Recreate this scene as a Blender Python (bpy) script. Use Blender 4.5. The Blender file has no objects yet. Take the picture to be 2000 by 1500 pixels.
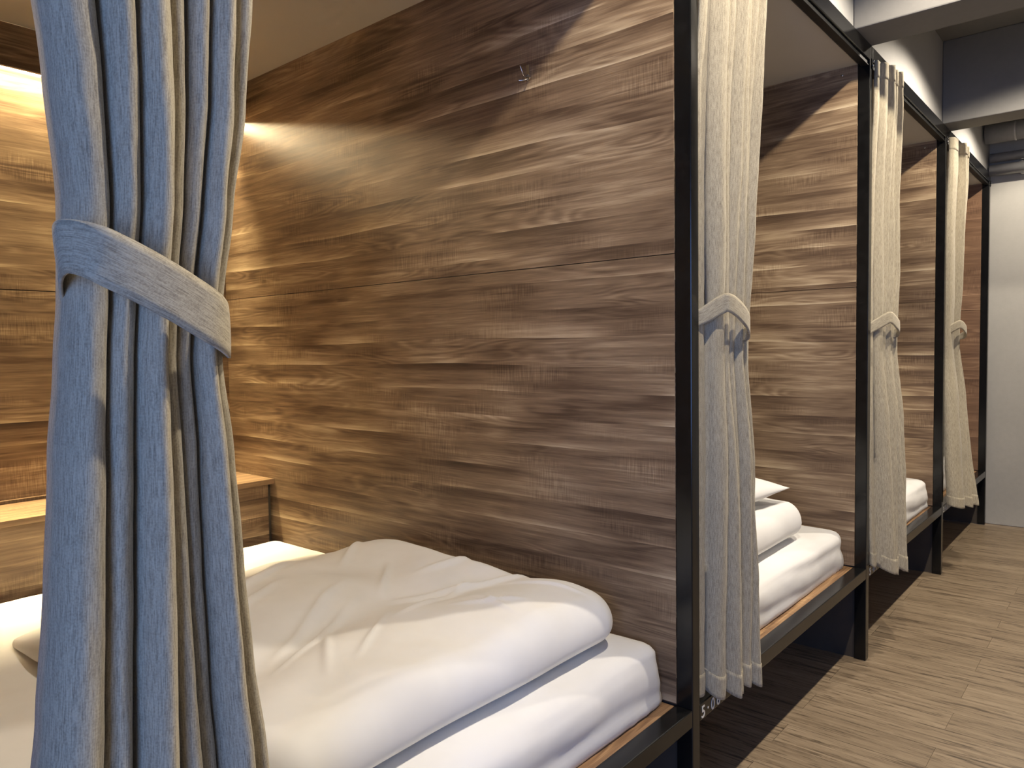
import bpy, math, random
from mathutils import Vector, Matrix, noise

# ------------------------------------------------------------------ camera
SC = bpy.context.scene
COL = SC.collection
cam_d = bpy.data.cameras.new('camera')
cam = bpy.data.objects.new('camera', cam_d)
COL.objects.link(cam)
cam_d.sensor_fit = 'HORIZONTAL'
cam_d.sensor_width = 36.0
cam_d.lens = 1455.4 * 36.0 / 2000.0
cam_d.clip_start = 0.02
cam_r = Vector((0.64688938, -0.76244928, -0.01432565))
cam_u = Vector((0.04451134, 0.01899805, 0.99882822))
cam_f = Vector((0.7612837, 0.64676902, -0.04622728))
M = Matrix((
    (cam_r.x, cam_u.x, -cam_f.x, 0.0),
    (cam_r.y, cam_u.y, -cam_f.y, -1.0),
    (cam_r.z, cam_u.z, -cam_f.z, 1.5274),
    (0, 0, 0, 1)))
cam.matrix_world = M
SC.camera = cam

# ------------------------------------------------------------------ view
SC.view_settings.view_transform = 'Standard'
SC.view_settings.look = 'None'
SC.view_settings.gamma = 1.0
SC.view_settings.use_curve_mapping = False
SC.view_settings.exposure = 0.0

# ------------------------------------------------------------------ world (overcast daylight outside the window)
W = bpy.data.worlds.new('world')
SC.world = W
W.use_nodes = True
bg = W.node_tree.nodes['Background']
bg.inputs[0].default_value = (0.22, 0.42, 1.0, 1)
bg.inputs[1].default_value = 9.0

# window in the wall behind the camera: a light portal only guides the sampling of the daylight
WIN = (-1.45, -2.30, -0.80, 0.80, 2.50)      # x, y0, y1, z0, z1
pl = bpy.data.lights.new('window_portal', 'AREA')
pl.shape = 'RECTANGLE'
pl.size = WIN[2] - WIN[1]
pl.size_y = WIN[4] - WIN[3]
pl.cycles.is_portal = True
po = bpy.data.objects.new('window_portal', pl)
COL.objects.link(po)
po.location = (WIN[0] - 0.12, (WIN[1] + WIN[2]) / 2, (WIN[3] + WIN[4]) / 2)
po.rotation_euler = (math.radians(90), 0, math.radians(-90))

# ceiling spotlights over the aisle (their housings are built further down)
LAMP_XS = (1.38, 3.02, 4.62, 6.35)
LAMP_Y, LAMP_Z = -0.735, 3.34
for lx in LAMP_XS:
    ld = bpy.data.lights.new('aisle_spot', 'SPOT')
    ld.energy = 155
    ld.color = (1.0, 0.89, 0.735)
    ld.spot_size = math.radians(149)
    ld.spot_blend = 0.30
    ld.shadow_soft_size = 0.028
    lo = bpy.data.objects.new('aisle_spot', ld)
    COL.objects.link(lo)
    lo.location = (lx, LAMP_Y, LAMP_Z)

# ------------------------------------------------------------------ key dimensions (metres; Y=0 is the front of the frame, X runs down the aisle)
POST = [0.229, 2.029, 3.829, 5.5705, 7.331]      # right edge of each post
PW, PD = 0.047, 0.053
ZR0, ZR1 = 0.400, 0.452                          # bottom rail
ZB0, ZB1 = 2.850, 2.922                          # top beam
ZC = 2.842                                       # cubicle ceiling
YB = 2.615                                       # head wall
ZCEIL = 3.44
XEND = 7.365

# ------------------------------------------------------------------ helpers
def link(o, parent=None):
    COL.objects.link(o)
    if parent is not None:
        o.parent = parent
    return o

def tag(o, label=None, cat=None, group=None, kind=None):
    if label: o['label'] = label
    if cat: o['category'] = cat
    if group: o['group'] = group
    if kind: o['kind'] = kind
    return o

def empty(name, loc):
    o = bpy.data.objects.new(name, None)
    o.empty_display_size = 0.1
    o.location = loc
    return link(o)

def wloc(o):
    p = Vector((0, 0, 0))
    while o is not None:
        p += Vector(o.location)
        o = o.parent
    return p

def mesh_obj(name, verts, faces, mat, parent=None, origin=None, smooth=False, uvs=None):
    """verts in world metres; the object sits at origin (world) below parent"""
    base = wloc(parent) if parent is not None else Vector((0, 0, 0))
    org = Vector(origin) if origin is not None else base
    me = bpy.data.meshes.new(name)
    me.from_pydata([Vector(v) - org for v in verts], [], faces)
    me.update()
    if uvs is not None:
        ul = me.uv_layers.new(name='UVMap')
        for poly in me.polygons:
            for li in poly.loop_indices:
                ul.data[li].uv = uvs[me.loops[li].vertex_index]
    if smooth:
        me.polygons.foreach_set('use_smooth', [True] * len(me.polygons))
    if mat is not None:
        me.materials.append(mat)
    o = bpy.data.objects.new(name, me)
    o.location = org - base
    return link(o, parent)

def box(name, x0, x1, y0, y1, z0, z1, mat, parent=None, grain=1, bevel=0.0, origin=None, seg=2):
    v = [(x, y, z) for x in (x0, x1) for y in (y0, y1) for z in (z0, z1)]
    f = [(0, 1, 3, 2), (4, 6, 7, 5), (0, 4, 5, 1), (2, 3, 7, 6), (0, 2, 6, 4), (1, 5, 7, 3)]
    base = wloc(parent) if parent is not None else Vector((0, 0, 0))
    org = Vector(origin) if origin is not None else (base if parent is not None else Vector(((x0 + x1) / 2, (y0 + y1) / 2, z0)))
    o = mesh_obj(name, v, f, mat, parent, org)
    me = o.data
    ul = me.uv_layers.new(name='UVMap')
    for poly in me.polygons:
        n = poly.normal
        ax = max(range(3), key=lambda i: abs(n[i]))
        rest = [i for i in range(3) if i != ax]
        if grain in rest:
            ua, va = grain, [i for i in rest if i != grain][0]
        else:
            ua, va = rest
        for li in poly.loop_indices:
            c = v[me.loops[li].vertex_index]
            ul.data[li].uv = (c[ua], c[va] + 0.37 * c[ax])
    if bevel > 0:
        m = o.modifiers.new('bevel', 'BEVEL')
        m.width = bevel
        m.segments = seg
        m.limit_method = 'ANGLE'
    return o

def tube(name, pts, rad, mat, parent=None, n=10, origin=None, cap=True):
    verts, faces = [], []
    P = [Vector(p) for p in pts]
    up = Vector((0, 0, 1))
    for i, p in enumerate(P):
        t = (P[min(i + 1, len(P) - 1)] - P[max(i - 1, 0)]).normalized()
        a = t.cross(up)
        if a.length < 1e-3:
            a = t.cross(Vector((1, 0, 0)))
        a.normalize()
        b = t.cross(a)
        r = rad[i] if isinstance(rad, (list, tuple)) else rad
        for k in range(n):
            th = 2 * math.pi * k / n
            verts.append(p + a * math.cos(th) * r + b * math.sin(th) * r)
    for i in range(len(P) - 1):
        for k in range(n):
            k2 = (k + 1) % n
            faces.append((i * n + k, i * n + k2, (i + 1) * n + k2, (i + 1) * n + k))
    if cap:
        faces.append(tuple(range(n))[::-1])
        faces.append(tuple((len(P) - 1) * n + k for k in range(n)))
    return mesh_obj(name, verts, faces, mat, parent, origin, smooth=True)

def smooth01(t):
    t = max(0.0, min(1.0, t))
    return t * t * (3 - 2 * t)

def interp(tab, z):
    """tab sorted by first value, linear with smooth easing"""
    if z <= tab[0][0]: return tab[0][1:]
    for a, b in zip(tab, tab[1:]):
        if z <= b[0]:
            t = smooth01((z - a[0]) / (b[0] - a[0])) * 0.5 + 0.5 * (z - a[0]) / (b[0] - a[0])
            return tuple(a[i] + (b[i] - a[i]) * t for i in range(1, len(a)))
    return tab[-1][1:]

def spline(pts, n):
    """Catmull-Rom through pts (tuples of any length), n samples per span"""
    out = []
    P = [pts[0]] + list(pts) + [pts[-1]]
    for i in range(1, len(P) - 2):
        for k in range(n):
            t = k / n
            out.append(tuple(0.5 * (2 * P[i][j] + (P[i + 1][j] - P[i - 1][j]) * t
                       + (2 * P[i - 1][j] - 5 * P[i][j] + 4 * P[i + 1][j] - P[i + 2][j]) * t * t
                       + (3 * P[i][j] - P[i - 1][j] - 3 * P[i + 1][j] + P[i + 2][j]) * t ** 3)
                       for j in range(len(pts[0]))))
    out.append(tuple(pts[-1]))
    return out

# ------------------------------------------------------------------ materials
class NT:
    def __init__(s, name, rough=0.5, spec=0.5):
        s.m = bpy.data.materials.new(name)
        s.m.use_nodes = True
        s.t = s.m.node_tree
        s.b = s.t.nodes['Principled BSDF']
        s.b.inputs['Roughness'].default_value = rough
        s.b.inputs['Specular IOR Level'].default_value = spec
    def new(s, typ, **kw):
        n = s.t.nodes.new(typ)
        for k, v in kw.items():
            setattr(n, k, v)
        return n
    def put(s, sock, v):
        if hasattr(v, 'is_linked'):
            s.t.links.new(v, sock)
        else:
            sock.default_value = v
    def math(s, op, a, b=0.0, c=None, clamp=False):
        n = s.new('ShaderNodeMath', operation=op, use_clamp=clamp)
        s.put(n.inputs[0], a); s.put(n.inputs[1], b)
        if c is not None: s.put(n.inputs[2], c)
        return n.outputs[0]
    def comb(s, x, y, z=0.0):
        n = s.new('ShaderNodeCombineXYZ')
        s.put(n.inputs[0], x); s.put(n.inputs[1], y); s.put(n.inputs[2], z)
        return n.outputs[0]
    def sep(s, v):
        n = s.new('ShaderNodeSeparateXYZ')
        s.put(n.inputs[0], v)
        return n.outputs
    def coord(s, which):
        return s.new('ShaderNodeTexCoord').outputs[which]
    def noise(s, vec, scale=1.0, detail=2.0, rough=0.5, dist=0.0):
        n = s.new('ShaderNodeTexNoise')
        s.put(n.inputs['Vector'], vec)
        n.inputs['Scale'].default_value = scale
        n.inputs['Detail'].default_value = detail
        n.inputs['Roughness'].default_value = rough
        n.inputs['Distortion'].default_value = dist
        return n.outputs['Fac']
    def white(s, v):
        n = s.new('ShaderNodeTexWhiteNoise', noise_dimensions='1D')
        s.put(n.inputs['W'], v)
        return n.outputs['Value']
    def rng(s, v, a, b, c=0.0, d=1.0, smooth=True):
        n = s.new('ShaderNodeMapRange', interpolation_type='SMOOTHSTEP' if smooth else 'LINEAR')
        s.put(n.inputs['Value'], v)
        for k, x in zip(('From Min', 'From Max', 'To Min', 'To Max'), (a, b, c, d)):
            n.inputs[k].default_value = x
        return n.outputs['Result']
    def ramp(s, v, stops):
        n = s.new('ShaderNodeValToRGB')
        e = n.color_ramp.elements
        while len(e) < len(stops): e.new(0.5)
        for el, (p, c) in zip(e, stops):
            el.position = p
            el.color = (*c, 1)
        s.put(n.inputs[0], v)
        return n.outputs[0]
    def mix(s, f, a, b, mode='MIX'):
        n = s.new('ShaderNodeMix', data_type='RGBA', blend_type=mode)
        s.put(n.inputs[0], f)
        for i, v in ((6, a), (7, b)):
            if isinstance(v, tuple): v = (*v, 1) if len(v) == 3 else v
            s.put(n.inputs[i], v)
        return n.outputs[2]
    def color(s, v):
        if isinstance(v, tuple): v = (*v, 1)
        s.put(s.b.inputs['Base Color'], v)
    def bump(s, h, strength=0.2, dist=0.002):
        n = s.new('ShaderNodeBump')
        n.inputs['Strength'].default_value = strength
        n.inputs['Distance'].default_value = dist
        s.put(n.inputs['Height'], h)
        s.t.links.new(n.outputs[0], s.b.inputs['Normal'])

def plain(name, col, rough=0.5, metal=0.0, var=0.0, scale=8.0, bump=0.0, spec=0.5):
    n = NT(name, rough, spec)
    if var:
        o = n.coord('Object')
        f = n.noise(o, scale, 5, 0.6)
        d = tuple(c * (1 - var) for c in col)
        n.color(n.mix(n.rng(f, 0.3, 0.7), d, col))
        if bump:
            n.bump(n.noise(o, scale * 12, 3), bump, 0.002)
    else:
        n.color(col)
    n.b.inputs['Metallic'].default_value = metal
    return n.m

def laminate(name, tint=(1, 1, 1), strip=0.092, contrast=1.0):
    """printed wood-grain board; UV in metres, u along the grain"""
    n = NT(name, 0.47, 0.35)
    u, v, _ = n.sep(n.coord('UV'))
    wob = n.noise(n.comb(n.math('MULTIPLY', u, 0.8), n.math('MULTIPLY', v, 1.3)), 1.0, 2)
    v1 = n.math('ADD', v, n.math('MULTIPLY', n.math('SUBTRACT', wob, 0.5), 0.05))
    q = n.math('DIVIDE', v1, strip)
    row = n.math('FLOOR', q)
    fr = n.math('FRACT', q)
    rnd = n.white(row)
    u2 = n.math('ADD', u, n.math('MULTIPLY', rnd, 37.0))
    # slow tone along each strip
    tone = n.noise(n.comb(n.math('MULTIPLY', u2, 1.9), n.math('MULTIPLY', row, 4.7)), 1.0, 2)
    # broad streaks and cathedral figure inside a strip
    uw = n.noise(n.comb(n.math('MULTIPLY', u2, 1.15), n.math('MULTIPLY', v, 9.0)), 1.0, 2, 0.5, 0.35)
    fig = n.math('SINE', n.math('MULTIPLY', uw, 85.0))
    fig = n.math('MULTIPLY', fig, n.rng(n.noise(n.comb(n.math('MULTIPLY', u2, 1.7), n.math('MULTIPLY', v, 5.0), 3.3), 1.0, 1), 0.45, 0.65))
    broad = n.noise(n.comb(n.math('MULTIPLY', u2, 1.4), n.math('MULTIPLY', v, 26.0)), 1.0, 4, 0.6, 0.3)
    fibre = n.noise(n.comb(n.math('MULTIPLY', u2, 7.0), n.math('MULTIPLY', v, 260.0)), 1.0, 4, 0.65)
    # light sap streak along the lower edge of a strip, tapering in and out
    st = n.math('POWER', n.math('SUBTRACT', 1.0, fr), 5.0)
    stm = n.rng(n.noise(n.comb(n.math('MULTIPLY', u2, 1.6), n.math('MULTIPLY', row, 9.3), 7.7), 1.0, 2), 0.46, 0.62)
    st = n.math('MULTIPLY', st, stm)
    st2 = n.math('POWER', fr, 6.0)
    st2 = n.math('MULTIPLY', st2, n.rng(n.noise(n.comb(n.math('MULTIPLY', u2, 1.9), n.math('MULTIPLY', row, 5.1), 1.7), 1.0, 2), 0.48, 0.6))
    dk = n.math('MULTIPLY', n.rng(fr, 0.5, 1.0), stm)
    mid = n.noise(n.comb(n.math('MULTIPLY', u2, 3.4), n.math('MULTIPLY', v, 75.0), 2.2), 1.0, 4, 0.65, 0.25)
    # saw marks across the grain
    saw = n.noise(n.comb(n.math('MULTIPLY', u, 240.0), n.math('MULTIPLY', v, 14.0)), 1.0, 1)
    sawm = n.rng(n.noise(n.comb(n.math('MULTIPLY', u, 2.2), n.math('MULTIPLY', v, 7.0), 9.1), 1.0, 1), 0.52, 0.66)
    t = n.math('ADD', 0.44, n.math('MULTIPLY', n.math('SUBTRACT', tone, 0.5), 0.80 * contrast))
    t = n.math('ADD', t, n.math('MULTIPLY', n.math('SUBTRACT', broad, 0.5), 0.70 * contrast))
    t = n.math('ADD', t, n.math('MULTIPLY', n.math('SUBTRACT', fibre, 0.5), 0.42))
    t = n.math('ADD', t, n.math('MULTIPLY', n.math('SUBTRACT', mid, 0.5), 0.55 * contrast))
    t = n.math('ADD', t, n.math('MULTIPLY', fig, 0.085))
    t = n.math('ADD', t, n.math('MULTIPLY', st, 0.42 * contrast))
    t = n.math('ADD', t, n.math('MULTIPLY', st2, 0.20 * contrast))
    t = n.math('SUBTRACT', t, n.math('MULTIPLY', dk, 0.22 * contrast))
    t = n.math('ADD', t, n.math('MULTIPLY', n.math('MULTIPLY', n.math('SUBTRACT', saw, 0.5), sawm), 0.5))
    c = n.ramp(t, [(0.0, (0.058, 0.034, 0.020)), (0.26, (0.130, 0.081, 0.047)),
                   (0.50, (0.248, 0.166, 0.098)), (0.74, (0.43, 0.315, 0.192)), (1.0, (0.65, 0.52, 0.345))])
    c = n.mix(1.0, c, tint, 'MULTIPLY')
    n.color(c)
    n.bump(n.math('ADD', fibre, n.math('MULTIPLY', saw, sawm)), 0.12, 0.0006)
    return n.m

def floor_vinyl():
    n = NT('vinyl_plank', 0.42, 0.4)
    info = n.new('ShaderNodeObjectInfo')
    r = info.outputs['Random']
    x, y, z = n.sep(n.coord('Object'))
    off = n.math('MULTIPLY', r, 61.0)
    yy = n.math('ADD', y, off)
    xx = n.math('ADD', x, n.math('MULTIPLY', r, 17.0))
    broad = n.noise(n.comb(n.math('MULTIPLY', yy, 2.6), n.math('MULTIPLY', xx, 34.0)), 1.0, 4, 0.6, 0.6)
    fine = n.noise(n.comb(n.math('MULTIPLY', yy, 14.0), n.math('MULTIPLY', xx, 330.0)), 1.0, 3, 0.7)
    dark = n.noise(n.comb(n.math('MULTIPLY', yy, 4.5), n.math('MULTIPLY', xx, 70.0), 4.4), 1.0, 4, 0.7, 0.8)
    t = n.math('ADD', 0.62, n.math('MULTIPLY', n.math('SUBTRACT', broad, 0.5), 0.80))
    t = n.math('ADD', t, n.math('MULTIPLY', n.math('SUBTRACT', fine, 0.5), 0.80))
    t = n.math('ADD', t, n.math('MULTIPLY', n.math('SUBTRACT', r, 0.5), 0.13))
    t = n.math('SUBTRACT', t, n.math('MULTIPLY', n.rng(dark, 0.50, 0.68), 0.60))
    c = n.ramp(t, [(0.0, (0.065, 0.046, 0.030)), (0.35, (0.172, 0.124, 0.078)),
                   (0.65, (0.285, 0.214, 0.140)), (1.0, (0.42, 0.330, 0.228))])
    n.color(c)
    n.bump(fine, 0.12, 0.0006)
    return n.m

def linen(name, base=(0.43, 0.376, 0.272), dark=(0.195, 0.163, 0.115)):
    """slubby woven curtain cloth; UV in metres, v up the drop"""
    n = NT(name, 0.9, 0.15)
    u, v, _ = n.sep(n.coord('UV'))
    a = n.noise(n.comb(n.math('MULTIPLY', u, 900.0), n.math('MULTIPLY', v, 45.0)), 1.0, 3, 0.65)
    b = n.noise(n.comb(n.math('MULTIPLY', u, 330.0), n.math('MULTIPLY', v, 14.0), 5.0), 1.0, 2, 0.6)
    c = n.noise(n.comb(n.math('MULTIPLY', u, 380.0), n.math('MULTIPLY', v, 380.0), 2.0), 1.0, 2)
    t = n.math('ADD', n.math('MULTIPLY', a, 0.6), n.math('MULTIPLY', b, 0.25))
    t = n.math('ADD', t, n.math('MULTIPLY', c, 0.25))
    col = n.ramp(n.rng(t, 0.32, 0.78), [(0.0, dark), (0.35, tuple(0.55 * x + 0.45 * y for x, y in zip(base, dark))), (0.6, base), (1.0, tuple(min(1, x * 1.22) for x in base))])
    n.color(col)
    n.b.inputs['Sheen Weight'].default_value = 0.15
    n.bump(t, 0.35, 0.0012)
    return n.m

def cotton(name):
    n = NT(name, 0.85, 0.2)
    o = n.coord('Object')
    f = n.noise(o, 3.0, 4, 0.6)
    n.color(n.mix(n.rng(f, 0.3, 0.7), (0.80, 0.785, 0.76), (0.86, 0.85, 0.83)))
    w = n.noise(o, 900.0, 1)
    n.bump(w, 0.06, 0.0005)
    return n.m

def concrete(name, col, var=0.18):
    n = NT(name, 0.85, 0.2)
    o = n.coord('Object')
    f = n.noise(o, 1.6, 6, 0.62)
    g = n.noise(o, 26.0, 4, 0.7)
    t = n.math('ADD', n.math('MULTIPLY', n.rng(f, 0.3, 0.7), 0.7), n.math('MULTIPLY', n.rng(g, 0.35, 0.65), 0.3))
    n.color(n.mix(t, tuple(c * (1 - var) for c in col), col))
    n.bump(g, 0.25, 0.003)
    return n.m

M_LAM = laminate('wood_laminate')
M_LAM_PINK = laminate('wood_laminate_rosy', (0.86, 0.73, 0.70), 0.07, 0.45)
M_LAM_SHELF = laminate('wood_laminate_fine', (1.04, 0.98, 0.90), 0.05, 0.55)
M_LAM_BASE = laminate('wood_board_base', (1.25, 1.08, 0.90), 0.12, 0.7)
M_FLOOR = floor_vinyl()
M_LINEN = linen('linen_cloth')
M_COTTON = cotton('white_cotton')
M_BLACK = NT('black_gloss_paint', 0.20, 0.36)
_o = M_BLACK.coord('Object')
M_BLACK.color(M_BLACK.mix(M_BLACK.rng(M_BLACK.noise(_o, 30.0, 4), 0.4, 0.7), (0.006, 0.006, 0.006), (0.009, 0.009, 0.009)))
M_BLACK = M_BLACK.m
M_TRACK = plain('dark_metal_track', (0.012, 0.012, 0.012), 0.55, 0.0, 0.3, 20, spec=0.2)
M_CHROME = plain('brushed_steel', (0.62, 0.60, 0.57), 0.22, 1.0, 0.15, 60)
M_PAINT = plain('number_paint', (0.74, 0.72, 0.67), 0.6, 0.0, 0.15, 90)
M_CREAM = plain('cream_ceiling_board', (0.52, 0.48, 0.41), 0.8, 0.0, 0.06, 1.5, 0.05)
M_WALLW = concrete('white_painted_wall', (0.37, 0.362, 0.35), 0.06)
M_GREYW = concrete('grey_painted_wall', (0.43, 0.412, 0.375), 0.10)
M_CONC = concrete('painted_concrete', (0.20, 0.193, 0.182), 0.12)
M_DUCT = plain('galvanised_duct', (0.46, 0.45, 0.44), 0.4, 0.35, 0.15, 14)
M_DARKW = plain('dark_under_board', (0.055, 0.042, 0.030), 0.8, 0.0, 0.2, 6)
M_GLASS = plain('window_frame_white', (0.7, 0.7, 0.7), 0.5, 0, 0.05, 5)
n_ = NT('led_glow')
n_.color((0.9, 0.8, 0.6))
n_.b.inputs['Emission Color'].default_value = (1.0, 0.82, 0.50, 1)
n_.b.inputs['Emission Strength'].default_value = 45.0
M_LED = n_.m
n_ = NT('lamp_glow')
n_.b.inputs['Emission Color'].default_value = (1.0, 0.84, 0.62, 1)
n_.b.inputs['Emission Strength'].default_value = 20.0
M_LAMP = n_.m

# ------------------------------------------------------------------ floor with planks
floor = box('floor', -1.6, XEND + 0.1, -2.9, YB + 0.05, -0.12, -0.003, M_FLOOR, origin=(0, 0, 0))
tag(floor, kind='structure')
PLW, PLL = 0.1715, 0.99
plank_me = {}
k0 = round((0.9 - 3.72) / PLW)
k1 = round((XEND - 0.09 - 3.72) / PLW)
for k in range(k0, k1 + 1):
    xc = 3.72 + PLW * k
    if xc + PLW / 2 > XEND: continue
    start = (-0.425 if k % 2 == 0 else 0.07) - PLL * (1 if k % 2 == 0 else 2)
    for j in range(3):
        y0 = start + PLL * j
        if 'p' not in plank_me:
            o = box('plank', -PLW / 2 + 0.0009, PLW / 2 - 0.0009, 0.0009, PLL - 0.0009, -0.003, 0.0, M_FLOOR, floor, 1, 0.0, origin=(0, 0, 0))
            plank_me['p'] = o.data
        else:
            o = link(bpy.data.objects.new('plank', plank_me['p']), floor)
        o.location = (xc, y0, 0)

# ------------------------------------------------------------------ room shell
wall_far = box('wall_far', XEND, XEND + 0.1, -2.9, YB + 0.1, 0, ZCEIL, M_GREYW)
tag(wall_far, kind='structure')
wall_aisle = box('wall_aisle', -1.55, XEND, -3.0, -2.9, 0, ZCEIL, M_GREYW)
tag(wall_aisle, kind='structure')
# wall behind the camera with the window opening
vx0, vx1 = WIN[0] - 0.1, WIN[0]
def wall_with_hole():
    parts = [(-3.0, WIN[1], 0, ZCEIL), (WIN[2], YB + 0.1, 0, ZCEIL), (WIN[1], WIN[2], 0, WIN[3]), (WIN[1], WIN[2], WIN[4], ZCEIL)]
    v, f = [], []
    for (a, b, c, d) in parts:
        s = len(v)
        v += [(x, y, z) for x in (vx0, vx1) for y in (a, b) for z in (c, d)]
        f += [tuple(s + i for i in q) for q in ((0, 1, 3, 2), (4, 6, 7, 5), (0, 4, 5, 1), (2, 3, 7, 6), (0, 2, 6, 4), (1, 5, 7, 3))]
    return mesh_obj('wall_back', v, f, M_GREYW)
tag(wall_with_hole(), kind='structure')
win = empty('window_1', (WIN[0] - 0.05, (WIN[1] + WIN[2]) / 2, WIN[3]))
tag(win, kind='structure')
for (a, b, c, d) in ((WIN[1], WIN[1] + 0.05, WIN[3], WIN[4]), (WIN[2] - 0.05, WIN[2], WIN[3], WIN[4]),
                     (WIN[1] + 0.05, WIN[2] - 0.05, WIN[3], WIN[3] + 0.05), (WIN[1] + 0.05, WIN[2] - 0.05, WIN[4] - 0.05, WIN[4]),
                     ((WIN[1] + WIN[2]) / 2 - 0.025, (WIN[1] + WIN[2]) / 2 + 0.025, WIN[3] + 0.05, WIN[4] - 0.05)):
    box('window_frame', vx0 + 0.03, vx1 - 0.02, a, b, c, d, M_GLASS, win)

wall_head = box('wall_head', -1.45, XEND, YB, YB + 0.1, 0, ZCEIL, M_DARKW)
tag(wall_head, kind='structure')
# laminate panels of the head wall, upper and lower board in each cubicle
for i in range(4):
    xa, xb = POST[i] - 0.004, POST[i + 1] - PW + 0.003
    box('panel', xa, xb, YB - 0.016, YB, 1.807, ZC, M_LAM, wall_head, 0, 0.0008)
    box('panel', xa, xb, YB - 0.016, YB, 0.455, 1.803, M_LAM, wall_head, 0, 0.0008)

# dividers between the cubicles: two laminate boards a side with an open joint at 1.80 m
ZSEAM = 1.8006
for i, px in enumerate(POST):
    xa, xb = px - PW, px
    mat = M_LAM_PINK if i == 4 else M_LAM
    d = box('wall_divider', xa + 0.012, xb - 0.012, PD, YB - 0.001, 0.0, ZC, M_DARKW)
    tag(d, kind='structure')
    box('panel', xa - 0.001, xa + 0.012, PD + 0.0005, YB - 0.017, ZSEAM + 0.0012, ZC, mat, d, 1, 0.0008)
    box('panel', xa - 0.001, xa + 0.012, PD + 0.0005, YB - 0.017, 0.455, ZSEAM - 0.0012, mat, d, 1, 0.0008)
    if i < 4:
        box('panel', xb - 0.012, xb, PD + 0.0005, YB - 0.017, ZSEAM + 0.0012, ZC, mat, d, 1, 0.0008)
        box('panel', xb - 0.012, xb, PD + 0.0005, YB - 0.017, 0.455, ZSEAM - 0.0012, mat, d, 1, 0.0008)
    # screw head near the ceiling
    if i in (1, 2, 3):
        tube('screw', [(xa - 0.0035, PD + 0.07, ZC - 0.035), (xa - 0.001, PD + 0.07, ZC - 0.035)], 0.006, M_CHROME, d, 10)

# cubicle ceilings
cc = empty('ceiling_cubicle', (3.8, 1.3, ZC))
tag(cc, kind='structure')
for i in range(4):
    box('panel', POST[i] - 0.022, POST[i + 1] - 0.024, PD + 0.001, YB, ZC, ZC + 0.012, M_CREAM, cc)

# wall above the frame, main ceiling with concrete beams
fascia = box('wall_fascia', -1.45, XEND, 0.015, 0.12, ZB1, ZCEIL, M_WALLW)
tag(fascia, kind='structure')
ceil = box('ceiling', -1.6, XEND + 0.1, -3.0, YB + 0.1, ZCEIL, ZCEIL + 0.1, M_CONC)
tag(ceil, kind='structure')
for (a, b) in ((-0.22, 0.03), (3.567, 3.822), (5.462, 5.690)):
    box('beam', a, b, -2.9, 0.014, ZB1 + 0.001, ZCEIL, M_CONC, ceil, 1, 0.006)

# ------------------------------------------------------------------ black steel frame
frame = empty('bunk_frame', (3.8, 0.0, 0.0))
tag(frame, 'black steel box-tube frame standing along the whole row of sleeping cubicles', 'bed frame')
for i, px in enumerate(POST):
    p = box('post', px - PW, px, 0.0, PD, 0.0, ZB1, M_BLACK, frame, 2, 0.003)
    # screws and bracket at the head of the post
    s = box('bracket', px - PW * 0.55, px - 0.004, -0.004, 0.0, ZB0 - 0.035, ZB0 + 0.012, M_BLACK, p, 2, 0.001)
    for (dx, dz) in ((-0.012, 0.0), (-0.02, -0.022)):
        tube('screw', [(px + dx, -0.009, ZB0 + dz), (px + dx, -0.004, ZB0 + dz)], 0.006, M_CHROME, p, 10)
    tube('screw', [(px + 0.001, 0.016, ZB0 - 0.19), (px + 0.006, 0.016, ZB0 - 0.19)], 0.007, M_CHROME, p, 10)
for i in range(4):
    xa, xb = POST[i], POST[i + 1] - PW
    r = box('bottom_rail', xa, xb, 0.0005, PD + 0.004, ZR0, ZR1, M_BLACK, frame, 0, 0.003)
    b = box('top_beam', xa, xb, 0.0, PD, ZB0, ZB1, M_BLACK, frame, 0, 0.003)
    box('curtain_track', xa + 0.002, xb - 0.002, 0.010, 0.034, ZB0 - 0.020, ZB0, M_TRACK, b, 0, 0.002)
    box('track_lip', xa + 0.002, xb - 0.002, 0.006, 0.038, ZB0 - 0.024, ZB0 - 0.020, M_TRACK, b, 0, 0.001)

def number(text, x, z, size, par):
    cu = bpy.data.curves.new('bunk_number', 'FONT')
    cu.body = text
    cu.size = size
    cu.extrude = 0.0004
    cu.space_character = 1.5
    cu.offset = 0.0006
    tmp = bpy.data.objects.new('tmp_text', cu)
    COL.objects.link(tmp)
    dg = bpy.context.evaluated_depsgraph_get()
    me = bpy.data.meshes.new_from_object(tmp.evaluated_get(dg))
    bpy.data.objects.remove(tmp)
    me.materials.clear()
    me.materials.append(M_PAINT)
    me.transform(Matrix.Rotation(math.radians(90), 4, 'X'))
    o = bpy.data.objects.new('bunk_number', me)
    o['label'] = 'white painted bunk number %s' % text
    link(o, par)
    o.location = Vector((x, -0.0006, z)) - wloc(par)
for txt, i in (('5\u00b706', 1), ('5\u00b707', 2), ('5\u00b708', 3)):
    number(txt, POST[i] + 0.008, 0.406, 0.052, frame)

# ------------------------------------------------------------------ bed base boards
BASE_LABELS = ['wooden bed base board under the nearest mattress, beside the grey-lit curtain',
               'wooden bed base board under the second mattress from the camera',
               'wooden bed base board under the third mattress from the camera',
               'wooden bed base board under the farthest mattress, by the grey end wall']
for i in range(4):
    o = box('base_board', POST[i] + 0.002, POST[i + 1] - PW - 0.002, PD + 0.006, 2.19, 0.424, 0.449, M_LAM_BASE, None, 0, 0.0015)
    tag(o, BASE_LABELS[i], 'bed base', 'bed base boards')

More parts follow.
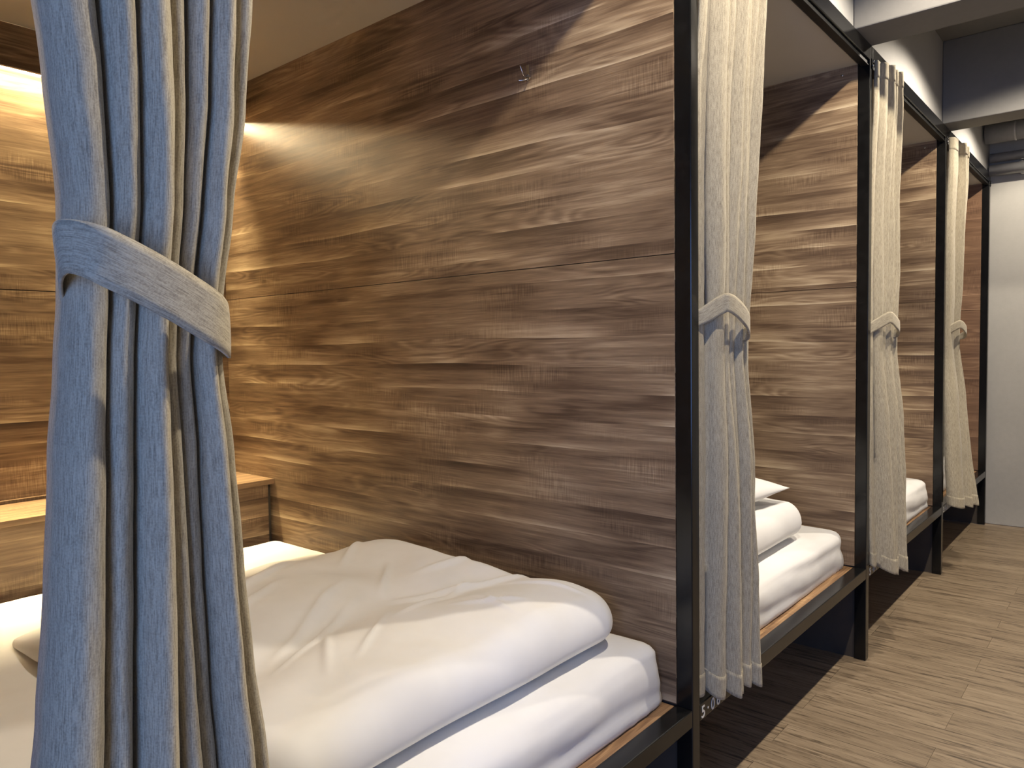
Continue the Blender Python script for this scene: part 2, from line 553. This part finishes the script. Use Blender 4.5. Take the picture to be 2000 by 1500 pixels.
# ------------------------------------------------------------------ mattresses with fitted sheets
def mattress(i, x0, x1, y0, y1, zt, label, seed):
    z0 = 0.4495
    nx, ny, nz = 70, 80, 14
    cx, cy, cz = (x0 + x1) / 2, (y0 + y1) / 2, (z0 + zt) / 2
    hx, hy, hz = (x1 - x0) / 2, (y1 - y0) / 2, (zt - z0) / 2
    verts, faces, idx = [], [], {}
    def vert(a, b, c):
        key = (a, b, c)
        if key in idx: return idx[key]
        def ease(t):
            return t
        X, Y, Z = (2 * a / nx - 1) * hx, (2 * b / ny - 1) * hy, (2 * c / nz - 1) * hz
        r = 0.018 + 0.032 * smooth01((Z + 0.07) / 0.10)
        q = Vector((max(-hx + r, min(hx - r, X)), max(-hy + r, min(hy - r, Y)), max(-hz + r, min(hz - r, Z))))
        d = Vector((X, Y, Z)) - q
        nrm = d.normalized() if d.length > 1e-6 else Vector((0, 0, 0))
        P = q + nrm * r if d.length > 1e-6 else Vector((X, Y, Z))
        # crown and soft sides
        ex = 1 - (X / hx) ** 2
        ey = 1 - (Y / hy) ** 2
        if c == nz:
            P.z += 0.014 * (1 - (X / hx) ** 6) * (1 - (Y / hy) ** 6)
        if b == 0:
            P.y -= 0.010 * (1 - (Z / hz) ** 2) * (1 - (X / hx) ** 8)
            # long drag folds in the sheet along the front edge
            w = 0.5 + 0.5 * math.sin((Z / hz) * 5.5 + X * 5.0 + seed + 2.0 * noise.noise((X * 2.2, seed, 0)))
            P.y += 0.007 * (w ** 2) * smooth01((hz - abs(Z)) / 0.04)
        g = noise.noise((X * 5 + seed, Y * 3, Z * 9)) * 0.004 + noise.noise((X * 14 + seed, Y * 11, Z * 30)) * 0.0016
        P += nrm * g if nrm.length > 0 else Vector((0, 0, g if c == nz else 0))
        # gathers tucked under at the lower corners
        if c < nz * 0.45 and (b == 0 or a == nx):
            s = (X if b == 0 else Y)
            P += nrm * (0.0035 * math.sin(s * 150 + 4 * noise.noise((s * 9, seed, 1))) * (1 - c / (nz * 0.45)) * smooth01((abs(X) - hx + 0.30) / 0.25))
        if c == 0: P.z = -hz
        idx[key] = len(verts)
        verts.append((cx + P.x, cy + P.y, cz + P.z))
        return idx[key]
    for a in range(nx):
        for b in range(ny):
            faces.append((vert(a, b, nz), vert(a + 1, b, nz), vert(a + 1, b + 1, nz), vert(a, b + 1, nz)))
            faces.append((vert(a, b, 0), vert(a, b + 1, 0), vert(a + 1, b + 1, 0), vert(a + 1, b, 0)))
    for c in range(nz):
        for a in range(nx):
            faces.append((vert(a, 0, c), vert(a + 1, 0, c), vert(a + 1, 0, c + 1), vert(a, 0, c + 1)))
            faces.append((vert(a, ny, c), vert(a, ny, c + 1), vert(a + 1, ny, c + 1), vert(a + 1, ny, c)))
        for b in range(ny):
            faces.append((vert(0, b, c), vert(0, b, c + 1), vert(0, b + 1, c + 1), vert(0, b + 1, c)))
            faces.append((vert(nx, b, c), vert(nx, b + 1, c), vert(nx, b + 1, c + 1), vert(nx, b, c + 1)))
    o = mesh_obj('mattress', verts, faces, M_COTTON, None, (cx, cy, z0), True)
    tag(o, label, 'mattress', 'mattresses in the cubicles')
    return o
mattress(0, 0.27, 1.970, 0.090, 2.165, 0.640, 'mattress in wrinkled white sheet under the large rumpled duvet, nearest the camera', 1.0)
mattress(1, 2.09, 3.745, 0.090, 2.165, 0.636, 'mattress in white sheet in the second cubicle, under a folded duvet and pillow', 4.0)
mattress(2, 3.89, 5.475, 0.070, 2.165, 0.636, 'mattress in white sheet in the third cubicle, half hidden by its curtain', 7.5)
mattress(3, 5.63, 7.24, 0.098, 2.165, 0.636, 'mattress in white sheet in the farthest cubicle, behind the last curtain', 9.5)

# ------------------------------------------------------------------ duvets
def ridge(x, y, ax, ay, bx, by, w, h):
    """soft crease line from a to b"""
    dx, dy = bx - ax, by - ay
    L2 = dx * dx + dy * dy
    t = ((x - ax) * dx + (y - ay) * dy) / L2
    tt = max(0.0, min(1.0, t))
    d = math.hypot(x - ax - dx * tt, y - ay - dy * tt)
    fade = math.sin(math.pi * max(0.02, min(0.98, t))) if 0 < t < 1 else 0.0
    return h * math.exp(-(d / w) ** 2) * fade

def duvet_mesh(x0, x1, y0, y1, zb, top, seed, label, creases=(), nu=110, nv=120, group='white duvets', edge=0.10):
    """closed puffy slab: top height from top(x,y), bottom on zb, rounded rim"""
    verts, faces = [], []
    cx, cy = (x0 + x1) / 2, (y0 + y1) / 2
    hx, hy = (x1 - x0) / 2, (y1 - y0) / 2
    def outline(a, b):
        # square [-1,1]^2 -> plan with rounded corners and wavy edge
        X, Y = a * hx, b * hy
        r = edge
        qx = max(-hx + r, min(hx - r, X)); qy = max(-hy + r, min(hy - r, Y))
        d = Vector((X - qx, Y - qy))
        m = max(abs(X - qx), abs(Y - qy))
        if d.length > 1e-6:
            d = d.normalized() * m
        X, Y = qx + d.x, qy + d.y
        wv = 0.018 * noise.noise((X * 3.5 + seed, Y * 3.5, seed)) * max(abs(a), abs(b)) ** 4
        return cx + X * (1 + wv), cy + Y * (1 + wv)
    N = nu
    def par(k, n):
        t = 2 * k / n - 1
        return math.copysign(1 - (1 - abs(t)) ** 1.5, t)
    ring = {}
    for side in (1, -1):
        for i in range(nu + 1):
            for j in range(nv + 1):
                edgept = i in (0, nu) or j in (0, nv)
                if side == -1 and edgept:
                    ring[(-1, i, j)] = ring[(1, i, j)]
                    continue
                a, b = par(i, nu), par(j, nv)
                x, y = outline(a, b)
                # distance to the rim, metres
                dr = min((1 - abs(a)) * hx, (1 - abs(b)) * hy)
                zt = top(x, y)
                mid = zb + (zt - zb) * 0.42
                R = 0.5 * (zt - zb) * 1.05
                k = math.sqrt(max(0.0, 1 - (1 - min(1, dr / R)) ** 2)) if dr < R else 1.0
                if side == 1:
                    z = mid + (zt - mid) * k
                    lump = 0.015 * noise.noise((x * 4.2, y * 4.2, seed)) + 0.006 * noise.noise((x * 9, y * 8, seed + 5))
                    z += (lump + sum(ridge(x, y, *c) for c in creases)) * k
                else:
                    z = mid - (mid - zb) * k
                ring[(side, i, j)] = len(verts)
                verts.append((x, y, z))
    for i in range(nu):
        for j in range(nv):
            q = [ring[(1, i, j)], ring[(1, i + 1, j)], ring[(1, i + 1, j + 1)], ring[(1, i, j + 1)]]
            faces.append(tuple(q))
            q = [ring[(-1, i, j)], ring[(-1, i, j + 1)], ring[(-1, i + 1, j + 1)], ring[(-1, i + 1, j)]]
            faces.append(tuple(q))
    o = mesh_obj('duvet', verts, faces, M_COTTON, None, (cx, cy, zb), True)
    tag(o, label, 'duvet', group)
    return o

def g(d, w):
    return math.exp(-(d / w) ** 2)

def valley_y(x):
    return interp([(0.6, 0.50), (0.887, 0.533), (1.156, 0.635), (1.386, 0.657), (1.559, 0.579), (1.706, 0.546), (1.886, 0.483)], x)[0]

def top1(x, y):
    h = 0.803
    h += 0.018 * g(y - 0.33, 0.16)                       # front roll
    h -= 0.030 * g(y - valley_y(x) - 0.05, 0.10) * smooth01((1.95 - x) / 0.5)
    h += 0.030 * g(math.hypot((x - 1.78) * 0.8, y - 1.08), 0.28)    # mound by the divider
    h += 0.022 * g(math.hypot((x - 1.30), y - 0.95), 0.20)
    h -= 0.030 * g(math.hypot((x - 1.55), y - 0.95), 0.16)
    h -= 0.115 * smooth01((y - 1.10) / 0.55)             # thins towards the head end
    h -= 0.02 * smooth01((1.0 - x) / 0.4)
    return h
cr1 = [(1.90, 0.48, 1.40, 0.72, 0.020, 0.012), (1.45, 0.92, 0.95, 0.60, 0.016, 0.010), (1.66, 0.98, 1.42, 0.74, 0.014, 0.010),
       (1.40, 0.80, 0.90, 0.50, 0.012, 0.008), (1.75, 0.62, 1.30, 0.55, 0.013, 0.008), (1.28, 1.05, 0.85, 0.78, 0.014, 0.010),
       (1.60, 0.30, 1.45, 0.50, 0.010, 0.006), (1.78, 0.22, 1.72, 0.55, 0.010, 0.006), (1.50, 0.26, 1.56, 0.50, 0.009, 0.005),
       (1.50, 1.30, 1.05, 1.00, 0.020, 0.012), (1.80, 1.30, 1.50, 1.05, 0.016, 0.009), (1.20, 0.70, 0.95, 0.35, 0.012, 0.006),
       (1.65, 1.45, 1.30, 1.25, 0.02, 0.010), (1.35, 0.62, 1.05, 0.38, 0.010, 0.006), (1.88, 0.75, 1.60, 0.80, 0.02, 0.008)]
duvet_mesh(0.69, 1.872, 0.165, 1.64, 0.659, top1, 2.0, 'large puffy white duvet lying rumpled on the nearest bed', [c[:4] + (c[4] * 0.8, c[5] * 1.5) for c in cr1], 170, 180)

def top_fold(zt, x0, x1, yc):
    def f(x, y):
        return zt + 0.012 * g(y - yc, 0.3)
    return f
duvet_mesh(2.42, 3.44, 0.165, 1.05, 0.655, top_fold(0.815, 2.4, 3.4, 0.5), 5.0,
           'folded white duvet under a pillow on the second bed', [(3.3, 0.2, 2.9, 0.5, 0.02, 0.008), (3.0, 0.2, 2.8, 0.6, 0.02, 0.008), (3.2, 0.7, 2.7, 0.4, 0.02, 0.01)], 60, 60, edge=0.07)
duvet_mesh(4.10, 5.10, 0.12, 1.0, 0.655, top_fold(0.77, 4.1, 5.1, 0.5), 8.0,
           'folded white duvet on the third bed, showing past the edge of its curtain', [(5.0, 0.2, 4.6, 0.5, 0.02, 0.008)], 50, 50, edge=0.07)
duvet_mesh(5.90, 6.90, 0.165, 1.05, 0.655, top_fold(0.80, 5.9, 6.9, 0.5), 11.0,
           'folded white duvet on the farthest bed, barely showing past the last curtain', [(6.8, 0.2, 6.4, 0.5, 0.02, 0.008)], 40, 40, edge=0.07)

def pillow(cx, cy, zb, hx, hy, th, label, rz=0.0, seed=0.0):
    verts, faces = [], []
    n = 40
    ring = {}
    c, s = math.cos(rz), math.sin(rz)
    for side in (1, -1):
        for i in range(n + 1):
            for j in range(n + 1):
                if side == -1 and (i in (0, n) or j in (0, n)):
                    ring[(-1, i, j)] = ring[(1, i, j)]
                    continue
                a, b = math.sin((2 * i / n - 1) * math.pi / 2), math.sin((2 * j / n - 1) * math.pi / 2)
                # pointed ears at the corners, concave sides
                pin = 1 - 0.075 * (1 - a * a) * abs(b) ** 3
                pin2 = 1 - 0.075 * (1 - b * b) * abs(a) ** 3
                x, y = a * hx * pin2, b * hy * pin
                k = ((1 - abs(a) ** 2.6) * (1 - abs(b) ** 2.6)) ** 0.55
                z = th * 0.42 + side * th * (0.58 if side == 1 else 0.42) * k
                z += 0.006 * k * noise.noise((x * 7 + seed, y * 7, side))
                ring[(side, i, j)] = len(verts)
                verts.append((cx + x * c - y * s, cy + x * s + y * c, zb + z))
    for i in range(n):
        for j in range(n):
            faces.append((ring[(1, i, j)], ring[(1, i + 1, j)], ring[(1, i + 1, j + 1)], ring[(1, i, j + 1)]))
            faces.append((ring[(-1, i, j)], ring[(-1, i, j + 1)], ring[(-1, i + 1, j + 1)], ring[(-1, i + 1, j)]))
    o = mesh_obj('pillow', verts, faces, M_COTTON, None, (cx, cy, zb), True)
    tag(o, label, 'pillow', 'white pillows on the folded duvets')
    return o
pillow(3.00, 0.46, 0.838, 0.350, 0.235, 0.12, 'plump white pillow with a pointed corner on the folded duvet of the second bed', -0.06, 1)
pillow(4.72, 0.40, 0.788, 0.30, 0.225, 0.13, 'white pillow just showing beside the curtain of the third bed', 0.0, 4)
pillow(6.45, 0.45, 0.826, 0.30, 0.225, 0.13, 'white pillow on the farthest bed behind the last curtain', 0.0, 6)

# ------------------------------------------------------------------ curtains
def lobe_profile(lobes, n):
    """plan profile of a gathered curtain: list of (s, d, lobe index)"""
    out = []
    for li, (a, b, amp) in enumerate(lobes):
        for k in range(n + (1 if li == len(lobes) - 1 else 0)):
            t = math.pi * k / n
            s = (a + b) / 2 - (b - a) / 2 * math.cos(t) * (1 + 0.10 * math.sin(t))
            d = amp * max(0.0, math.sin(t)) ** 0.62
            out.append((s, d, li))
    return out

def curtain(name_label, origin_x, lobes, tab, zt, zbm, tie_path, tie_w, seed, rows=110, nseg=14, hemvar=0.0, up_tilt=0.0):
    """tab rows: z, xl, xr, yback, depth, bulge (x relative to origin_x)"""
    root = empty('curtain', (origin_x + 0.17, -0.03, zbm))
    tag(root, name_label, 'curtain', 'tied-back linen curtains')
    prof = lobe_profile(lobes, nseg)
    # arc length for the cloth coordinate
    us = [0.0]
    for (p, q) in zip(prof, prof[1:]):
        us.append(us[-1] + math.hypot((q[0] - p[0]) * 0.28, (q[1] - p[1]) * 0.07))
    def point(z, s, d, li, out=0.0):
        xl, xr, yb, dep, bul = interp(tab, z)
        ph = li * 1.7 + seed
        s2 = s + 0.010 * math.sin(2.6 * z + ph) * math.sin(math.pi * min(1, max(0, s)))
        dd = d * (1 + 0.16 * math.sin(1.9 * z + 2.3 * li + seed))
        wr = 0.0035 * noise.noise((s * 16 + seed, z * 5.0, li)) + 0.0015 * noise.noise((s * 40, z * 22.0, seed))
        x = origin_x + xl + (xr - xl) * s2
        y = yb - dep * dd - bul * (1 - (2 * s - 1) ** 2) + wr - out
        return (x, y, z)
    def sheet(nm, z0, z1, nr, out=0.0, zjit=0.0):
        verts, uvs, faces = [], [], []
        m = len(prof)
        for r in range(nr + 1):
            z = z0 + (z1 - z0) * r / nr
            for k, (s, d, li) in enumerate(prof):
                zz = z
                if zjit and r == 0:
                    zz = z
                x, y, zq = point(z, s, d, li, out)
                # the front folds hang a touch lower at the hem
                drop = (1 - smooth01((z - zbm) / 0.25)) * (hemvar * d + 0.006 * math.sin(li * 2.1 + seed))
                verts.append((x, y, zq - drop))
                uvs.append((us[k] * 1.0, z))
        for r in range(nr):
            for k in range(m - 1):
                faces.append((r * m + k, r * m + k + 1, (r + 1) * m + k + 1, (r + 1) * m + k))
        o = mesh_obj(nm, verts, faces, M_LINEN, root, None, True, uvs)
        md = o.modifiers.new('thickness', 'SOLIDIFY')
        md.thickness = 0.0022
        md.offset = 0
        return o
    sheet('drape', zbm, zt, rows)
    sheet('hem', zbm - 0.001, zbm + 0.065, 6, 0.0022)
    sheet('heading_tape', zt - 0.075, zt + 0.001, 6, 0.0020)
    # tieback band
    pts = spline(tie_path, 8)
    verts, uvs, faces = [], [], []
    L = 0.0
    prev = None
    nb = 6
    for i, p in enumerate(pts):
        P = Vector(p[:3])
        w = p[3] if len(p) > 3 else tie_w
        lean = p[4] if len(p) > 4 else 0.0
        if prev is not None: L += (P - prev).length
        prev = P
        tg = (Vector(pts[min(i + 1, len(pts) - 1)][:3]) - Vector(pts[max(i - 1, 0)][:3])).normalized()
        up = Vector((0, 0, 1)) - tg * tg.z
        up.normalize()
        for k in range(nb + 1):
            t = k / nb - 0.5
            q = P + up * w * t
            q.x += origin_x
            out = Vector((tg.y, -tg.x, 0))
            q += out * (0.004 * (0.25 - t * t) + lean * t)
            verts.append(q)
            uvs.append((w * t + 3.0, L))
    for i in range(len(pts) - 1):
        for k in range(nb):
            faces.append((i * (nb + 1) + k, i * (nb + 1) + k + 1, (i + 1) * (nb + 1) + k + 1, (i + 1) * (nb + 1) + k))
    o = mesh_obj('tieback', verts, faces, M_LINEN, root, None, True, uvs)
    md = o.modifiers.new('thickness', 'SOLIDIFY')
    md.thickness = 0.004
    md.offset = 0
    md.use_rim = True
    return root

# nearest curtain (in front of the camera)
lob1 = [(0.0, 0.215, 0.95), (0.215, 0.36, 0.95), (0.36, 0.53, 1.0), (0.53, 0.64, 0.95), (0.64, 0.75, 0.80), (0.75, 0.885, 1.05), (0.885, 1.0, 1.0)]
tab1 = [(0.45, 0.246, 0.616, -0.005, 0.095, 0.010), (0.98, 0.276, 0.554, -0.005, 0.085, 0.010), (1.10, 0.291, 0.541, -0.004, 0.082, 0.010),
        (1.25, 0.304, 0.532, -0.003, 0.080, 0.010), (1.40, 0.315, 0.524, -0.002, 0.078, 0.012), (1.52, 0.327, 0.514, 0.0, 0.074, 0.014),
        (1.60, 0.333, 0.519, 0.0, 0.070, 0.016), (1.72, 0.336, 0.535, -0.002, 0.074, 0.014), (1.85, 0.326, 0.555, -0.004, 0.078, 0.010),
        (2.02, 0.312, 0.569, -0.004, 0.082, 0.006), (2.83, 0.275, 0.64, -0.008, 0.085, 0.0)]
tie1 = [(0.41, 0.035, 1.580, 0.058, 0), (0.360, 0.022, 1.600, 0.058, 0), (0.327, -0.030, 1.632, 0.058, 0.004), (0.314, -0.080, 1.648, 0.058, 0.006), (0.330, -0.113, 1.643, 0.060, 0.004),
        (0.352, -0.125, 1.631, 0.062, 0), (0.384, -0.130, 1.615, 0.063, 0), (0.427, -0.128, 1.593, 0.064, 0), (0.475, -0.115, 1.568, 0.066, 0),
        (0.505, -0.085, 1.554, 0.064, 0), (0.525, -0.035, 1.552, 0.058, 0), (0.51, 0.020, 1.552, 0.056, 0), (0.45, 0.045, 1.56, 0.056, 0)]
curtain('grey linen curtain tied back with a sash, large in the foreground', 0.0, lob1, tab1, 2.856, 0.45, tie1, 0.064, 0.6, 150, 16)

lob2 = [(0.0, 0.15, 0.25), (0.15, 0.36, 0.85), (0.36, 0.50, 0.95), (0.50, 0.64, 1.02), (0.64, 0.77, 1.06), (0.77, 0.89, 1.10), (0.89, 1.0, 1.10)]
def later(i, label, tabl, tie, zb, seed, lobes=lob2, hv=0.03):
    curtain(label, POST[i], lobes, tabl, 2.856, zb, tie, 0.052, seed, 110, 12, hv)

tabA = [(0.45, 0.010, 0.335, 0.030, 0.085, 0.0), (0.80, 0.010, 0.325, 0.026, 0.078, 0.004), (1.15, 0.010, 0.300, 0.022, 0.072, 0.006),
        (1.49, 0.012, 0.276, 0.018, 0.050, 0.006), (1.62, 0.012, 0.282, 0.018, 0.050, 0.006), (1.90, 0.010, 0.294, 0.022, 0.062, 0.004),
        (2.20, 0.006, 0.320, 0.016, 0.062, 0.0), (2.70, 0.002, 0.348, -0.006, 0.055, 0.0), (2.856, 0.0, 0.352, -0.008, 0.050, 0.0)]
tieA = [(0.20, 0.045, 1.545, 0.045, 0), (0.09, 0.047, 1.56, 0.045, 0), (0.010, 0.026, 1.600, 0.044, 0), (0.022, -0.010, 1.622, 0.048, 0), (0.055, -0.048, 1.652, 0.054, 0), (0.072, -0.064, 1.655, 0.054, 0),
        (0.12, -0.072, 1.636, 0.054, 0), (0.18, -0.072, 1.606, 0.052, 0), (0.225, -0.058, 1.578, 0.048, 0), (0.248, -0.034, 1.564, 0.042, 0), (0.246, -0.010, 1.560, 0.034, 0)]
later(1, 'beige linen curtain tied beside the second post, partly covering the painted number', tabA, tieA, 0.480, 2.2, hv=0.045)

tabB = [(0.44, 0.010, 0.270, 0.000, 0.105, 0.0), (0.80, 0.010, 0.298, 0.012, 0.092, 0.004), (1.15, 0.010, 0.308, 0.018, 0.078, 0.006),
        (1.49, 0.012, 0.312, 0.018, 0.050, 0.006), (1.62, 0.012, 0.312, 0.018, 0.050, 0.006), (1.90, 0.010, 0.325, 0.022, 0.062, 0.004),
        (2.20, 0.006, 0.302, 0.016, 0.062, 0.0), (2.70, 0.002, 0.300, -0.006, 0.055, 0.0), (2.856, 0.0, 0.302, -0.008, 0.050, 0.0)]
tieB = [(0.20, 0.045, 1.55, 0.045, 0), (0.09, 0.047, 1.56, 0.045, 0), (0.010, 0.026, 1.590, 0.046, 0), (0.03, -0.015, 1.62, 0.050, 0), (0.07, -0.058, 1.652, 0.054, 0), (0.095, -0.070, 1.652, 0.054, 0),
        (0.15, -0.076, 1.632, 0.054, 0), (0.21, -0.076, 1.61, 0.052, 0), (0.26, -0.060, 1.592, 0.048, 0), (0.282, -0.036, 1.578, 0.042, 0), (0.280, -0.010, 1.574, 0.034, 0)]
later(2, 'beige linen curtain tied beside the third post, its front fold hanging below the rail', tabB, tieB, 0.455, 3.9, hv=0.05)

tabC = [(0.44, 0.010, 0.340, -0.020, 0.125, 0.0), (0.80, 0.010, 0.350, 0.000, 0.105, 0.004), (1.15, 0.010, 0.355, 0.012, 0.085, 0.006),
        (1.49, 0.012, 0.350, 0.018, 0.050, 0.006), (1.62, 0.012, 0.350, 0.018, 0.050, 0.006), (1.90, 0.010, 0.365, 0.022, 0.062, 0.004),
        (2.20, 0.006, 0.375, 0.016, 0.062, 0.0), (2.70, 0.002, 0.380, -0.006, 0.055, 0.0), (2.856, 0.0, 0.385, -0.008, 0.050, 0.0)]
tieC = [(0.20, 0.045, 1.55, 0.045, 0), (0.09, 0.047, 1.56, 0.045, 0), (0.010, 0.026, 1.59, 0.046, 0), (0.04, -0.020, 1.62, 0.050, 0), (0.09, -0.058, 1.648, 0.054, 0), (0.125, -0.072, 1.648, 0.054, 0),
        (0.19, -0.080, 1.628, 0.054, 0), (0.25, -0.080, 1.605, 0.052, 0), (0.30, -0.064, 1.587, 0.048, 0), (0.322, -0.038, 1.574, 0.042, 0), (0.320, -0.010, 1.570, 0.034, 0)]
lob4 = [(0.0, 0.42, 0.75), (0.42, 0.55, 0.3), (0.55, 0.70, 1.1), (0.70, 0.86, 0.9), (0.86, 1.0, 1.0)]
later(3, 'beige linen curtain tied beside the fourth post, farthest one near the grey end wall', tabC, tieC, 0.455, 5.1, lob4, 0.03)

# ------------------------------------------------------------------ head-end shelf of the nearest cubicle
shelf = empty('bedside_shelf', (1.1, 2.2, 0.455))
tag(shelf, 'built-in wooden head-end shelf with a light top behind the nearest mattress', 'shelf')
XW = POST[1] - PW
box('shelf_top', POST[0] + 0.004, XW - 0.004, 2.195, YB - 0.055, 0.897, 0.921, M_LAM_SHELF, shelf, 0, 0.001)
box('front_panel', POST[0] + 0.03, XW - 0.03, 2.212, 2.228, 0.452, 0.897, M_LAM, shelf, 0, 0.001)
box('side_panel', XW - 0.030, XW - 0.004, 2.235, YB - 0.055, 0.452, 0.897, M_DARKW, shelf, 1, 0.001)
box('side_panel', POST[0] + 0.004, POST[0] + 0.030, 2.235, YB - 0.055, 0.452, 0.897, M_DARKW, shelf, 1, 0.001)
box('back_ledge', POST[0] + 0.004, XW - 0.004, YB - 0.035, YB - 0.017, 0.80, 0.932, M_LAM_SHELF, shelf, 0, 0.001)

# ------------------------------------------------------------------ cove light over the head end
cove = empty('cove_light', (1.1, 2.43, 2.67))
tag(cove, 'warm glowing strip light behind a dark wooden pelmet at the top of the head wall', 'light')
box('pelmet_board', POST[0] + 0.002, XW - 0.003, 2.425, 2.443, 2.668, ZC - 0.006, M_LAM, cove, 0, 0.001)
box('led_strip', POST[0] + 0.02, XW - 0.01, YB - 0.036, YB - 0.018, 2.715, 2.725, M_LED, cove, 0)
box('led_channel', POST[0] + 0.02, XW - 0.01, YB - 0.040, YB - 0.0165, 2.7255, 2.74, M_TRACK, cove, 0)

def strip_light(nm, y, z, sx, sy, rotx, energy, spread, xl=None, xr=None):
    l = bpy.data.lights.new(nm, 'AREA')
    l.shape = 'RECTANGLE'
    xl = POST[0] + 0.02 if xl is None else xl
    xr = XW - 0.004 if xr is None else xr
    l.size = xr - xl
    l.size_y = sy
    l.energy = energy
    l.color = (1.0, 0.80, 0.47)
    l.spread = math.radians(spread)
    o = bpy.data.objects.new(nm, l)
    link(o, cove)
    o.location = Vector(((xl + xr) / 2, y, z)) - wloc(cove)
    o.rotation_euler = (math.radians(rotx), 0, 0)
    return o
# rotx 0 points straight down, -90 points to -Y
strip_light('led_wash', YB - 0.075, 2.712, 0, 0.02, 28, 15, 105)
strip_light('led_down', YB - 0.085, 2.712, 0, 0.02, -8, 22, 42)
strip_light('led_spill', YB - 0.035, 2.70, 0, 0.008, -73, 6, 42)

# ------------------------------------------------------------------ wall hook
hk = empty('wall_hook', (XW, 0.592, 2.44))
tag(hk, 'small steel coat hook fixed high on the wooden divider', 'hook')
hx = XW - 0.001
box('back_plate', hx - 0.0025, hx, 0.586, 0.598, 2.425, 2.478, M_CHROME, hk, 2, 0.0008)
tube('prong', spline([(hx - 0.002, 0.592, 2.445), (hx - 0.015, 0.592, 2.436), (hx - 0.028, 0.592, 2.440), (hx - 0.040, 0.594, 2.466)], 5), 0.0022, M_CHROME, hk, 8)
tube('prong', spline([(hx - 0.002, 0.592, 2.432), (hx - 0.014, 0.602, 2.426), (hx - 0.024, 0.615, 2.426)], 5), 0.0024, M_CHROME, hk, 8)
tube('prong', spline([(hx - 0.002, 0.592, 2.432), (hx - 0.012, 0.580, 2.424), (hx - 0.020, 0.568, 2.427)], 5), 0.0024, M_CHROME, hk, 8)

# ------------------------------------------------------------------ pipes under the ceiling at the far end
duct = empty('air_duct', (7.05, -1.3, 3.11))
tag(duct, 'thick grey ventilation pipe running under the ceiling at the far end', 'duct')
tube('pipe', [(7.05, 0.0, 3.18), (7.05, -2.88, 3.18)], 0.075, M_DUCT, duct, 28)
for yy in (-0.20, -1.2, -2.2):
    tube('pipe_clamp', [(7.05, yy - 0.008, 3.18), (7.05, yy + 0.008, 3.18)], 0.079, M_DUCT, duct, 28)
    tube('hanger_rod', [(7.05, yy, 3.255), (7.05, yy, ZCEIL)], 0.005, M_CHROME, duct, 8)
for (zz, rr, lab) in ((3.035, 0.036, 'upper of two thin grey pipes below the ventilation pipe on the far wall'),
                      (2.935, 0.045, 'lower of two thin grey pipes below the ventilation pipe on the far wall')):
    t = empty('conduit_pipe', (7.26, -1.4, zz - rr))
    tag(t, lab, 'pipe', 'pipes on the far wall')
    tube('pipe', [(7.28, 0.0, zz), (7.28, -2.88, zz)], rr, M_DUCT, t, 20)
    for yy in (-0.22, -1.2):
        box('pipe_saddle', 7.275, XEND - 0.001, yy - 0.01, yy + 0.01, zz - rr - 0.004, zz + rr + 0.004, M_DUCT, t, 2, 0.001)

# ------------------------------------------------------------------ spotlight housings over the aisle
LL = ['round black ceiling spotlight above the aisle before the foreground curtain', 'round black ceiling spotlight above the aisle by the second post',
      'round black ceiling spotlight above the aisle between the two concrete beams', 'round black ceiling spotlight above the aisle near the end wall']
for lx, lab in zip(LAMP_XS, LL):
    t = empty('ceiling_spotlight', (lx, LAMP_Y, LAMP_Z))
    tag(t, lab, 'spotlight', 'spotlights above the aisle')
    n = 24
    v, f = [], []
    prof = [(0.050, LAMP_Z + 0.016), (0.055, LAMP_Z + 0.016), (0.055, ZCEIL), (0.0, ZCEIL - 0.002), (0.050, LAMP_Z + 0.03)]
    for (r, z) in prof[:3] + [(0.050, ZCEIL - 0.004)]:
        for k in range(n):
            th = 2 * math.pi * k / n
            v.append((lx + r * math.cos(th), LAMP_Y + r * math.sin(th), z))
    for a, b in ((0, 1), (1, 2), (3, 0)):
        for k in range(n):
            f.append((a * n + k, a * n + (k + 1) % n, b * n + (k + 1) % n, b * n + k))
    mesh_obj('housing', v, f, M_BLACK, t, None, True)
    tube('lens', [(lx, LAMP_Y, LAMP_Z + 0.040), (lx, LAMP_Y, LAMP_Z + 0.044)], 0.049, M_LAMP, t, 24)
